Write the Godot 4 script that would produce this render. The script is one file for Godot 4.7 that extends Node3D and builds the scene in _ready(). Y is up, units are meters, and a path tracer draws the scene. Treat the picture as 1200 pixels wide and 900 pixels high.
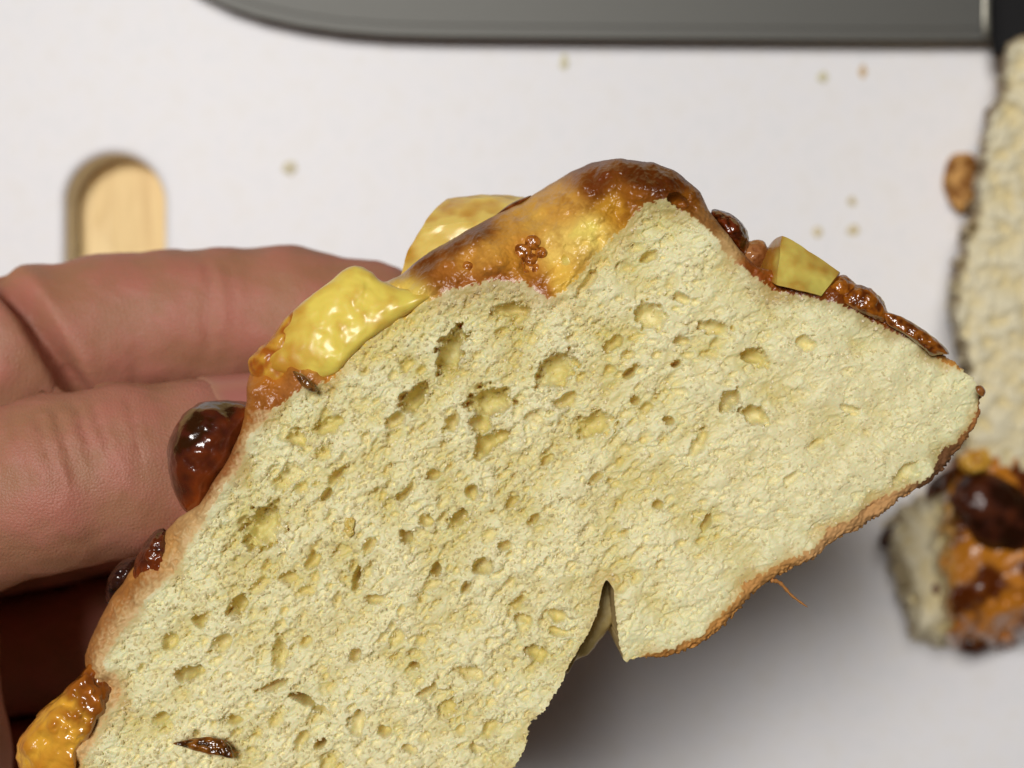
extends Node3D

# Distances: a photo-sized pixel (1200 x 900) at a given distance in millimetres from the lens is turned into a point by at().
const CAM_H := 0.32
const K := 0.3333333 / 600.0
const FILMS := 62000
const STEP := 1.2            # spacing of the crumb's grid, in tenths of a millimetre

var names := {}
var nz := FastNoiseLite.new()
var nf := FastNoiseLite.new()
var rng := RandomNumberGenerator.new()


func at(px: float, py: float, d: float) -> Vector3:
	return Vector3((px - 600.0) * K * d * 0.001, CAM_H - d * 0.001, (py - 450.0) * K * d * 0.001)


func lin(r: float, g: float, b: float) -> Color:
	return Color(r / 255.0, g / 255.0, b / 255.0).srgb_to_linear()


func numbered(called: String) -> String:
	var n: int = names.get(called, 0)
	names[called] = n + 1
	return called if n == 0 else "%s_%03d" % [called, n]


func thing(called: String, label: String, category: String, where := Vector3.ZERO, group := "") -> Node3D:
	var o := Node3D.new()
	o.name = numbered(called)
	add_child(o)
	o.position = where
	tag(o, label, category, group)
	return o


func tag(o: Node, label: String, category: String, group := "") -> void:
	o.set_meta("label", label)
	o.set_meta("category", category)
	if group:
		o.set_meta("group", group)


func put(called: String, m: Mesh, mat: Material, parent: Node3D) -> MeshInstance3D:
	var o := MeshInstance3D.new()
	o.name = numbered(called) if parent == self else called
	o.mesh = m
	o.material_override = mat
	o.cast_shadow = GeometryInstance3D.SHADOW_CASTING_SETTING_ON
	parent.add_child(o, true)
	return o


func mesh_of(v: PackedVector3Array, ix: PackedInt32Array, col := PackedColorArray(), nrm := PackedVector3Array()) -> ArrayMesh:
	var n := nrm
	if n.is_empty():
		n = PackedVector3Array()
		n.resize(v.size())
		for t in range(0, ix.size(), 3):
			var a := ix[t]
			var b := ix[t + 1]
			var c := ix[t + 2]
			var f := (v[c] - v[a]).cross(v[b] - v[a])
			n[a] += f
			n[b] += f
			n[c] += f
		for i in n.size():
			n[i] = n[i].normalized()
	var arr := []
	arr.resize(Mesh.ARRAY_MAX)
	arr[Mesh.ARRAY_VERTEX] = v
	arr[Mesh.ARRAY_NORMAL] = n
	arr[Mesh.ARRAY_INDEX] = ix
	if col.size():
		arr[Mesh.ARRAY_COLOR] = col
	var m := ArrayMesh.new()
	m.add_surface_from_arrays(Mesh.PRIMITIVE_TRIANGLES, arr)
	return m


func paint(rough: float, spec := 0.5) -> StandardMaterial3D:
	var m := StandardMaterial3D.new()
	m.vertex_color_use_as_albedo = true
	m.roughness = rough
	m.metallic_specular = spec
	return m


func noise_tex(freq: float, size := 512, octaves := 4, seed_ := 3) -> NoiseTexture2D:
	var n := FastNoiseLite.new()
	n.seed = seed_
	n.noise_type = FastNoiseLite.TYPE_SIMPLEX_SMOOTH
	n.frequency = freq
	n.fractal_octaves = octaves
	var t := NoiseTexture2D.new()
	t.width = size
	t.height = size
	t.seamless = true
	t.noise = n
	return t


func relief(m: StandardMaterial3D, tex: Texture2D, cm: float, per_metre: float) -> void:
	m.heightmap_enabled = true
	m.heightmap_texture = tex
	m.heightmap_scale = cm
	m.uv1_triplanar = true
	m.uv1_scale = Vector3.ONE * per_metre


# ---------------------------------------------------------------- outlines

func spline(p: PackedVector2Array, each: int, closed := true) -> PackedVector2Array:
	var r := PackedVector2Array()
	var n := p.size()
	for i in (n if closed else n - 1):
		for k in each:
			r.append(p[i].cubic_interpolate(p[(i + 1) % n], p[(i + n - 1) % n], p[(i + 2) % n], float(k) / each))
	return r


func signed_distances(poly: PackedVector2Array, x0: float, y0: float, step: float, w: int, h: int) -> Image:
	# distance to the outline, positive inside
	var d := PackedFloat32Array()
	d.resize(w * h)
	var n := poly.size()
	for j in h:
		for i in w:
			var q := Vector2(x0 + i * step, y0 + j * step)
			var best := 1e9
			var inside := false
			var a := poly[n - 1]
			for k in n:
				var b := poly[k]
				var ab := b - a
				var aq := q - a
				var t := clampf(aq.dot(ab) / ab.length_squared(), 0.0, 1.0)
				var l := (aq - ab * t).length_squared()
				if l < best:
					best = l
				if (a.y > q.y) != (b.y > q.y) and q.x < ab.x * aq.y / ab.y + a.x:
					inside = not inside
				a = b
			d[j * w + i] = sqrt(best) * (1.0 if inside else -1.0)
	return Image.create_from_data(w, h, false, Image.FORMAT_RF, d.to_byte_array())


# A lump whose outline is drawn in photo pixels at a distance d (mm), with slopes sx, sy (mm per pixel) and a rounded or flat top.
func lump(outline: Array, d: float, sx: float, sy: float, thick: float, back: float, power: float, bumps: float, freq: float, tint: Callable, origin: Vector3, smooth := true, sd := 1) -> ArrayMesh:
	var p := PackedVector2Array()
	for k in range(0, outline.size(), 2):
		p.append(Vector2(outline[k], outline[k + 1]))
	var ring: PackedVector2Array
	if smooth:
		ring = spline(p, maxi(6, 96 / p.size()))
	else:
		for i in p.size():
			var a := p[i]
			var b := p[(i + 1) % p.size()]
			for k in 10:
				var t := 0.09 + 0.82 * k / 9.0
				ring.append(a.lerp(b, t))
	var area := 0.0
	for i in ring.size():
		area += ring[i].cross(ring[(i + 1) % ring.size()])
	if area < 0.0:
		ring.reverse()
	var c := Vector2.ZERO
	for q in ring:
		c += q
	c /= ring.size()
	var n := ring.size()
	var rings := 46
	var v := PackedVector3Array()
	var col := PackedColorArray()
	nz.seed = 100 + sd
	nz.fractal_octaves = 2
	nz.frequency = 1.0
	for side in 2:
		for k in rings + 1:
			if side == 1 and k == 0:
				continue
			var ph := PI / 2.0 * k / rings
			var r := cos(ph)
			var mean := 0.0
			for q in ring:
				mean += q.distance_to(c) / n
			var hgt := pow(maxf(0.0, 1.0 - pow(r, power)), 1.0 / power)
			for i in n:
				var even := clampf(mean / ring[i].distance_to(c), 0.55, 1.7)
				var q := c + (ring[i] - c) * maxf(r, 0.002) * lerpf(even, 1.0, r)
				var depth := d + (q.x - c.x) * sx + (q.y - c.y) * sy
				depth += -thick * hgt if side == 0 else back * hgt
				var w := Vector3(q.x, q.y, depth * 8.0) * freq
				var b := nz.get_noise_3dv(w) + 0.5 * nz.get_noise_3dv(w * 2.3) 
				var out := (q - c).normalized() * r * b * bumps * 6.0
				v.append(at(q.x + out.x, q.y + out.y, depth - b * bumps * hgt) - origin)
				col.append(tint.call(q.x, q.y, b))
	var ix := PackedInt32Array()
	for side in 2:
		for k in rings:
			for i in n:
				var j := (i + 1) % n
				var lo := k * n
				var hi := (k + 1) * n
				if side == 1:
					lo = 0 if k == 0 else (rings + k) * n
					hi = (rings + k + 1) * n
				if side == 0:
					ix.append_array([lo + i, lo + j, hi + j, lo + i, hi + j, hi + i])
				else:
					ix.append_array([lo + j, lo + i, hi + j, hi + j, lo + i, hi + i])
	return mesh_of(v, ix, col)


# A rough cube with eight given corners (photo pixel, pixel, distance), its edges rounded.
func chunk(corners: Array, rounding: float, bumps: float, freq: float, tint: Callable, origin: Vector3, sd := 1) -> ArrayMesh:
	var n := 40
	var v := PackedVector3Array()
	var col := PackedColorArray()
	var ix := PackedInt32Array()
	nz.seed = 300 + sd
	nz.frequency = 1.0
	for f in 6:
		var base := v.size()
		for j in n + 1:
			for i in n + 1:
				var s := sin((float(i) / n - 0.5) * PI)
				var t := sin((float(j) / n - 0.5) * PI)
				var q := Vector3.ZERO
				var ax := f / 2
				q[ax] = 1.0 if f % 2 == 0 else -1.0
				q[(ax + 1) % 3] = s
				q[(ax + 2) % 3] = t * q[ax]
				var r := q.lerp(q.normalized() * 1.22, rounding)
				var o := (r + Vector3.ONE) * 0.5
				var p := Vector3.ZERO
				for k in 8:
					var wx := o.x if k & 1 else 1.0 - o.x
					var wy := o.y if k & 2 else 1.0 - o.y
					var wz := o.z if k & 4 else 1.0 - o.z
					var cc: Vector3 = corners[k]
					p += cc * (wx * wy * wz)
				var w := Vector3(p.x, p.y, p.z * 8.0) * freq
				var b := nz.get_noise_3dv(w) + 0.5 * nz.get_noise_3dv(w * 2.6) 
				p += Vector3(r.x * 5.0, r.y * 5.0, r.z) * b * bumps
				v.append(at(p.x, p.y, p.z) - origin)
				col.append(tint.call(p.x, p.y, b))
		for j in n:
			for i in n:
				var a := base + j * (n + 1) + i
				ix.append_array([a, a + n + 1, a + 1, a + 1, a + n + 1, a + n + 2])
	# turn every face outwards
	var mid := Vector3.ZERO
	for q in v:
		mid += q
	mid /= v.size()
	for t in range(0, ix.size(), 3):
		var a := v[ix[t]]
		if (v[ix[t + 2]] - a).cross(v[ix[t + 1]] - a).dot(a - mid) < 0.0:
			var s := ix[t + 1]
			ix[t + 1] = ix[t + 2]
			ix[t + 2] = s
	var st := SurfaceTool.new()
	st.begin(Mesh.PRIMITIVE_TRIANGLES)
	st.set_smooth_group(0)
	for t in ix:
		st.set_color(col[t])
		st.add_vertex(v[t])
	st.generate_normals()
	st.index()
	return st.commit()


func mottled(a: Color, b: Color, gain := 1.2, shift := 0.0) -> Callable:
	return func(_x: float, _y: float, n: float) -> Color:
		return a.lerp(b, smoothstep(-0.6, 0.6, n * gain + shift))


# ---------------------------------------------------------------- setting

func setting() -> void:
	# table of pale wood, seen through the slot of the board
	var tb := BoxMesh.new()
	tb.size = Vector3(1.2, 0.03, 0.9)
	var wood := StandardMaterial3D.new()
	var g := noise_tex(0.02, 512, 4, 21)
	var ramp := Gradient.new()
	ramp.offsets = PackedFloat32Array([0.0, 0.35, 0.5, 0.62, 1.0])
	ramp.colors = PackedColorArray([Color(0.86, 0.72, 0.46), Color(0.93, 0.81, 0.55), Color(0.88, 0.75, 0.49), Color(0.95, 0.84, 0.60), Color(0.90, 0.77, 0.51)])
	g.color_ramp = ramp
	wood.albedo_texture = g
	wood.uv1_triplanar = true
	wood.uv1_scale = Vector3(14.0, 14.0, 1.6)
	wood.roughness = 0.5
	var t := put("wooden_table", tb, wood, self)
	t.position = Vector3(0, -0.0097 - 0.015, 0)
	t.set_meta("kind", "structure")
	tag(t, "pale wooden table top seen through the slot of the white board", "table")

	# the board: a plate with a long rounded hand slot
	var cx := at(134, 0, 320).x
	var half := 0.0103
	var z0 := at(0, 180, 320).z + half
	var z1 := z0 + 0.068
	var n := 128
	var hole := PackedVector2Array()
	var outw := PackedVector2Array()
	for i in n:
		var a := TAU * i / n
		var dir := Vector2(cos(a), sin(a))
		var mid := Vector2(cx, z1 if dir.y > 0.0 else z0)
		hole.append(mid + dir * half)
		outw.append(dir)
	var x_lo := -0.126
	var x_hi := 0.27
	var z_lo := -0.15
	var z_hi := 0.14
	var fil := 0.0016
	var v := PackedVector3Array()
	var th := 0.0095
	# rings from the slot's foot up over its rounded lip and out to the rim of the board
	var rings := [[0.0, -th], [0.0, -th * 0.6], [0.0, -fil]]
	for k in 7:
		var a := PI / 2.0 * k / 6.0
		rings.append([fil * (1.0 - cos(a)), -fil * (1.0 - sin(a))])
	for r in rings:
		for i in n:
			var q := hole[i] + outw[i] * float(r[0])
			v.append(Vector3(q.x, r[1], q.y))
	var rim := PackedVector2Array()
	for i in n:
		var p := hole[i] + outw[i] * fil
		var dd := outw[i]
		var tt := 1e9
		if absf(dd.x) > 1e-5:
			tt = minf(tt, ((x_hi if dd.x > 0.0 else x_lo) - p.x) / dd.x)
		if absf(dd.y) > 1e-5:
			tt = minf(tt, ((z_hi if dd.y > 0.0 else z_lo) - p.y) / dd.y)
		rim.append(p + dd * tt)
	for f in [0.02, 0.1, 0.3, 0.6, 1.0]:
		for i in n:
			var p := hole[i] + outw[i] * fil
			var q := p.lerp(rim[i], f)
			v.append(Vector3(q.x, 0.0, q.y))
	for e in [[0.0012, -0.0004], [0.002, -0.002], [0.002, -th]]:
		for i in n:
			v.append(Vector3(rim[i].x + signf(rim[i].x) * float(e[0]), e[1], rim[i].y + signf(rim[i].y) * float(e[0])))
	var ix := PackedInt32Array()
	for r in v.size() / n - 1:
		for i in n:
			var j := (i + 1) % n
			var a := r * n
			ix.append_array([a + i, a + n + i, a + j, a + j, a + n + i, a + n + j])
	for k in range(0, ix.size(), 3):
		var s := ix[k + 1]
		ix[k + 1] = ix[k + 2]
		ix[k + 2] = s
	var plastic := StandardMaterial3D.new()
	var worn := noise_tex(0.012, 512, 5, 15)
	var tones := Gradient.new()
	tones.offsets = PackedFloat32Array([0.0, 0.45, 0.6, 1.0])
	tones.colors = PackedColorArray([Color(0.92, 0.925, 0.935), Color(0.935, 0.935, 0.947), Color(0.935, 0.934, 0.94), Color(0.926, 0.922, 0.92)])
	worn.color_ramp = tones
	plastic.albedo_texture = worn
	plastic.roughness = 0.42
	plastic.metallic_specular = 0.4
	relief(plastic, noise_tex(0.06, 512, 4, 5), 0.004, 22.0)
	var bd := thing("cutting_board", "white plastic cutting board with a rounded hand slot, under the bread and knife", "cutting board")
	put("plate", mesh_of(v, ix), plastic, bd)


func knife() -> void:
	var o := at(700, 0, 313)
	var k := thing("bread_knife", "grey steel knife with black handle lying along the top of the white board", "knife", Vector3(o.x, 0.0, o.z))
	var org := k.position
	var steel := StandardMaterial3D.new()
	steel.albedo_color = Color(0.36, 0.36, 0.345)
	steel.metallic = 0.6
	steel.roughness = 0.55
	var brushed := noise_tex(0.03, 512, 3, 9)
	steel.heightmap_enabled = true
	steel.heightmap_texture = brushed
	steel.heightmap_scale = 0.002
	steel.uv1_triplanar = true
	steel.uv1_scale = Vector3(6, 60, 120)
	# lower profile from heel to tip in photo pixels: cutting edge, then the spine back
	var edge := [1160, 47, 1050, 47, 900, 46, 750, 45, 620, 44, 520, 43, 450, 41, 400, 37, 350, 30, 300, 19, 262, 6, 225, -12, 190, -36, 165, -64, 150, -96]
	var m := edge.size() / 2
	var v := PackedVector3Array()
	for i in m:
		var e := Vector2(edge[2 * i], edge[2 * i + 1])
		var a := Vector2(edge[2 * maxi(i - 1, 0)], edge[2 * maxi(i - 1, 0) + 1])
		var b := Vector2(edge[2 * mini(i + 1, m - 1)], edge[2 * mini(i + 1, m - 1) + 1])
		var nrm := (b - a).normalized().orthogonal()
		if nrm.y > 0.0:
			nrm = -nrm
		var top := Vector2(e.x, minf(-112.0, e.y - 14.0))
		# cross-section: edge, top of the ground bevel, spine above, spine below, underside bevel
		var g := e + nrm * 13.0
		v.append(at(e.x, e.y, 313.6) - org)
		v.append(at(g.x, g.y, 313.45) - org)
		v.append(at(g.x, g.y - 1.5, 313.3) - org)
		v.append(at(top.x, top.y, 312.6) - org)
		v.append(at(top.x, top.y, 314.6) - org)
		v.append(at(g.x, g.y, 314.2) - org)
	var ix := PackedInt32Array()
	for i in m - 1:
		for s in 6:
			var a := i * 6 + s
			var b := i * 6 + (s + 1) % 6
			ix.append_array([a, a + 6, b, b, a + 6, b + 6])
	for s in range(1, 5):
		ix.append_array([0, s, s + 1])
		var l := (m - 1) * 6
		ix.append_array([l, l + s + 1, l + s])
	var st := SurfaceTool.new()
	st.begin(Mesh.PRIMITIVE_TRIANGLES)
	st.set_smooth_group(-1)
	for t in ix:
		st.add_vertex(v[t])
	st.generate_normals()
	put("blade", st.commit(), steel, k)
	# bright stripe where the blade meets the handle
	var black := StandardMaterial3D.new()
	black.albedo_color = Color(0.13, 0.13, 0.135)
	black.roughness = 0.75
	black.metallic_specular = 0.2
	var hp := [1162, 56, 1172, 60, 1196, 44, 1240, 22, 1330, 8, 1460, 10, 1540, 18, 1560, -40, 1540, -110, 1400, -128, 1240, -128, 1166, -120, 1161, -60]
	put("handle", lump(hp, 309.5, 0, 0, 6.5, 9.5, 3.2, 0.0, 0.01, mottled(Color.WHITE, Color.WHITE), org), black, k)
	var bol := StandardMaterial3D.new()
	bol.albedo_color = Color(0.62, 0.61, 0.56)
	bol.metallic = 0.8
	bol.roughness = 0.35
	put("bolster", lump([1151, 44, 1162, 44, 1163, -112, 1152, -112], 313.6, 0, 0, 1.6, 1.9, 4.0, 0.0, 0.01, mottled(Color.WHITE, Color.WHITE), org, false), bol, k)


# ---------------------------------------------------------------- the slice in the hand

# outline of the slice: photo pixel, pixel, millimetres behind the cut face
const SIL := [
	20, 886, 5, 36, 850, 7, 70, 812, 8, 98, 783, 7, 97, 768, 8, 112, 735, 9, 132, 698, 9, 160, 655, 8, 186, 628, 7, 205, 606, 5,
	232, 590, 4, 262, 545, 5, 285, 505, 6, 292, 470, 8, 291, 440, 9, 312, 400, 10, 345, 360, 10, 385, 330, 10, 425, 322, 10, 452, 331, 11,
	470, 325, 12, 505, 297, 12, 540, 276, 12, 580, 252, 12, 610, 236, 12, 640, 215, 12, 664, 203, 12, 690, 191, 11, 725, 188, 10, 762, 193, 9, 795, 208, 8,
	818, 225, 6, 830, 245, 4, 840, 262, 4, 862, 290, 3, 885, 312, 3, 930, 318, 3, 968, 328, 4, 990, 336, 4, 1014, 345, 4, 1030, 358, 3, 1044, 372, 3, 1066, 381, 2,
	1090, 396, 2, 1108, 408, 1, 1124, 421, 1, 1140, 438, 0, 1152, 452, 0, 1160, 462, 0, 1156, 496, 1, 1140, 520, 1, 1118, 545, 1, 1092, 566, 1, 1060, 588, 1,
	1020, 618, 1, 985, 634, 1, 950, 655, 1, 915, 674, 1, 880, 702, 1, 850, 733, 1, 828, 748, 1, 800, 760, 1, 772, 770, 1, 745, 772, 0, 731, 776, 0,
	726, 756, 0, 722, 730, 0, 719, 705, 0, 718, 690, 0, 711, 678, 0, 706, 688, 0, 703, 702, 0, 698, 722, 0, 686, 748, 0, 672, 770, 0, 659, 797, 0,
	640, 824, 0, 620, 850, 0, 615, 874, 0, 600, 900, 1, 570, 945, 2, 500, 1000, 3, 380, 1040, 3, 230, 1050, 3, 100, 1030, 4, 30, 970, 5, 12, 925, 5]
# where the cut crumb ends and crust begins
const FACE := [
	60, 930, 92, 893, 104, 862, 130, 822, 128, 800, 112, 780, 124, 758, 165, 705, 200, 668, 214, 640, 240, 604, 268, 556, 292, 510, 312, 478, 352, 455, 384, 442,
	412, 412, 446, 384, 490, 356, 530, 336, 575, 326, 615, 330, 640, 350, 662, 342, 690, 306, 724, 268, 752, 238, 780, 232, 806, 246, 828, 268, 846, 292, 876, 318,
	905, 334, 950, 346, 988, 356, 1024, 372, 1050, 386, 1082, 402, 1108, 416, 1124, 427, 1138, 441, 1149, 455, 1154, 466, 1150, 494, 1134, 514, 1108, 540, 1082, 560, 1050, 582,
	1010, 606, 975, 624, 940, 645, 905, 664, 870, 693, 840, 722, 812, 742, 790, 752, 765, 764, 745, 774, 730, 780,
	720, 756, 716, 730, 713, 705, 712, 690, 709, 684, 709, 700, 704, 722, 692, 748, 678, 770, 664, 797,
	645, 826, 626, 854, 620, 876, 604, 896, 566, 930, 490, 980, 380, 1015, 230, 1020, 120, 1000]
# tone of the crust, photo pixel and colour
const TONES := [
	60, 850, 205, 140, 55, 110, 740, 178, 120, 66, 150, 690, 176, 116, 58, 190, 640, 200, 146, 84, 212, 612, 212, 168, 110, 250, 560, 164, 104, 56,
	300, 475, 164, 100, 42, 340, 456, 168, 104, 48, 310, 430, 186, 112, 34, 350, 400, 225, 178, 66, 440, 390, 232, 200, 85, 400, 335, 218, 185, 85,
	480, 347, 226, 196, 95, 500, 301, 110, 56, 18, 520, 312, 172, 106, 40, 545, 300, 206, 146, 58, 570, 290, 222, 165, 70, 560, 266, 110, 56, 20, 530, 284, 110, 56, 20, 600, 308, 196, 132, 44, 612, 286, 206, 138, 54, 585, 332, 150, 82, 28, 545, 334, 158, 92, 34, 634, 340, 160, 92, 28, 600, 265, 206, 150, 62,
	625, 255, 210, 160, 72, 650, 285, 244, 208, 108, 690, 270, 242, 208, 106, 660, 235, 215, 160, 70, 720, 240, 200, 146, 44, 655, 330, 236, 190, 80, 700, 208, 112, 54, 14, 750, 205, 88, 40, 10, 790, 215, 92, 42, 10,
	740, 228, 150, 88, 26, 800, 232, 140, 84, 22, 825, 262, 160, 112, 58, 850, 292, 198, 160, 104, 882, 318, 150, 78, 24, 975, 345, 128, 66, 16, 1000, 345, 105, 50, 12, 1030, 364, 118, 60, 14,
	1060, 384, 130, 70, 18, 1095, 402, 128, 68, 18, 1122, 424, 196, 138, 66, 1157, 470, 176, 118, 66, 1100, 556, 112, 76, 48, 1060, 588, 196, 150, 98, 980, 634, 204, 158, 104, 900, 684, 198, 146, 84, 830, 746, 200, 144, 78, 770, 768, 172, 120, 62,
	730, 775, 205, 190, 140, 660, 800, 222, 205, 150, 606, 895, 225, 205, 145, 300, 1040, 190, 140, 70]
# the larger bubbles of the crumb: pixel, pixel, half length, half width, turn, depth (tenths of a millimetre)
const PORES := [
	528, 412, 29, 14, -68, 24, 574, 472, 26, 17, -12, 22, 564, 496, 14, 12, -60, 14, 652, 434, 26, 17, -45, 16, 484, 468, 22, 11, -52, 20, 462, 492, 15, 7, -40, 12,
	530, 495, 13, 8, -60, 12, 570, 522, 20, 10, -50, 15, 586, 512, 12, 7, -20, 12, 305, 620, 27, 20, -55, 20, 344, 514, 13, 9, 30, 13, 334, 560, 22, 12, -40, 10, 382, 500, 20, 9, -25, 9,
	855, 468, 14, 9, -50, 20, 886, 487, 15, 11, 20, 20, 884, 418, 18, 9, 20, 16, 762, 370, 19, 14, 30, 15, 838, 384, 18, 9, 12, 12, 698, 498, 24, 14, -20, 13, 664, 470, 14, 8, -40, 10,
	275, 712, 13, 11, -50, 18, 228, 733, 9, 8, 0, 14, 325, 770, 17, 11, -85, 15, 215, 795, 16, 8, -12, 16, 256, 757, 15, 10, -40, 11, 193, 758, 10, 9, 0, 9, 416, 680, 16, 5, -78, 16, 511, 671, 9, 6, -70, 15,
	566, 664, 14, 10, -30, 15, 475, 630, 8, 7, 0, 16, 537, 610, 15, 8, -50, 14, 498, 612, 9, 8, -20, 13, 418, 850, 16, 9, -75, 13, 525, 832, 13, 9, -40, 11, 415, 770, 10, 6, -50, 12, 485, 783, 7, 5, 0, 12,
	352, 824, 17, 5, 22, 20, 376, 836, 12, 5, 20, 16, 320, 806, 22, 5, -22, 14, 374, 876, 9, 5, -40, 16, 630, 768, 14, 9, 8, 10, 654, 722, 13, 8, 20, 10, 612, 726, 12, 6, 10, 8, 654, 742, 13, 5, 12, 8,
	830, 612, 13, 5, -72, 12, 773, 592, 6, 5, 0, 12, 1068, 557, 18, 11, -42, 13, 720, 402, 14, 7, -40, 11, 793, 427, 6, 4, -30, 14, 784, 494, 7, 5, 0, 14, 740, 435, 13, 5, -45, 12, 945, 402, 12, 8, 30, 13,
	600, 362, 26, 7, 2, 11, 440, 705, 13, 6, 0, 10, 550, 790, 18, 9, 15, 9, 500, 812, 12, 6, -30, 10, 392, 560, 15, 6, -50, 12, 474, 580, 14, 5, -45, 11, 508, 556, 9, 6, 0, 12, 551, 576, 8, 8, -60, 11, 380, 582, 9, 5, -45, 12,
	545, 690, 9, 5, -60, 13, 432, 640, 12, 7, -60, 11, 365, 660, 13, 8, -45, 10, 336, 680, 12, 9, 0, 9, 640, 540, 10, 5, -40, 11, 700, 560, 9, 5, -30, 10, 745, 470, 7, 5, 0, 10, 1000, 480, 14, 5, 18, 8, 960, 520, 12, 5, -30, 7,
	930, 560, 13, 6, -35, 8, 800, 400, 10, 5, 0, 9, 690, 330, 15, 6, -50, 9, 760, 300, 12, 6, -30, 9, 800, 350, 10, 6, 30, 10, 820, 520, 22, 7, -60, 8, 600, 590, 12, 5, -40, 9, 270, 850, 10, 6, 0, 11, 300, 690, 14, 8, -40, 8, 180, 850, 12, 7, -40, 9,
	590, 640, 8, 5, 0, 10, 625, 610, 9, 5, -40, 9, 450, 860, 9, 6, 0, 10, 480, 880, 10, 5, 20, 9, 560, 880, 10, 6, 10, 8]


func outline(flat: Array, with_depth: bool) -> PackedVector2Array:
	var r := PackedVector2Array()
	var s := 3 if with_depth else 2
	for k in range(0, flat.size(), s):
		var f: float = 1.0 + (flat[k + 2] / 180.0 if with_depth else 0.0)
		r.append(Vector2(600.0 + (flat[k] - 600.0) * f, 450.0 + (flat[k + 1] - 450.0) * f))
	return r


func crust_tone(px: float, py: float) -> Color:
	var s := Vector3.ZERO
	var w := 0.0
	for k in range(0, TONES.size(), 5):
		var dx: float = px - TONES[k]
		var dy: float = py - TONES[k + 1]
		var d := dx * dx + dy * dy + 60.0
		if d > 40000.0:
			continue
		var q := 1.0 / (d * d)
		s += Vector3(TONES[k + 2], TONES[k + 3], TONES[k + 4]) * q
		w += q
	if w == 0.0:
		return lin(180, 130, 70)
	s /= w
	return lin(s.x, s.y, s.z)


func dig(depth: PackedFloat32Array, gw: int, gh: int, x0: float, y0: float, cx: float, cy: float, ra: float, rb: float, turn: float, deep: float, wobble: float, sharp: float) -> void:
	# sinks one bubble into the depths (mm); where bubbles overlap the deeper one stays and a thin wall is left between
	var reach := maxf(ra, rb) * 1.5
	var i0 := maxi(0, int((cx - reach - x0) / STEP))
	var i1 := mini(gw - 1, int((cx + reach - x0) / STEP) + 1)
	var j0 := maxi(0, int((cy - reach - y0) / STEP))
	var j1 := mini(gh - 1, int((cy + reach - y0) / STEP) + 1)
	var ca := cos(turn)
	var sa := sin(turn)
	for j in range(j0, j1 + 1):
		var dy := y0 + j * STEP - cy
		for i in range(i0, i1 + 1):
			var dx := x0 + i * STEP - cx
			var u := (dx * ca + dy * sa) / ra
			var w := (-dx * sa + dy * ca) / rb
			var q := u * u + w * w
			if q > 1.9:
				continue
			if wobble > 0.0:
				q *= 1.0 + wobble * nf.get_noise_2d(x0 + i * STEP, y0 + j * STEP)
			if q < 1.0:
				var d := deep * pow(1.0 - q, sharp)
				var at_ := j * gw + i
				if d > depth[at_]:
					depth[at_] = d


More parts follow.
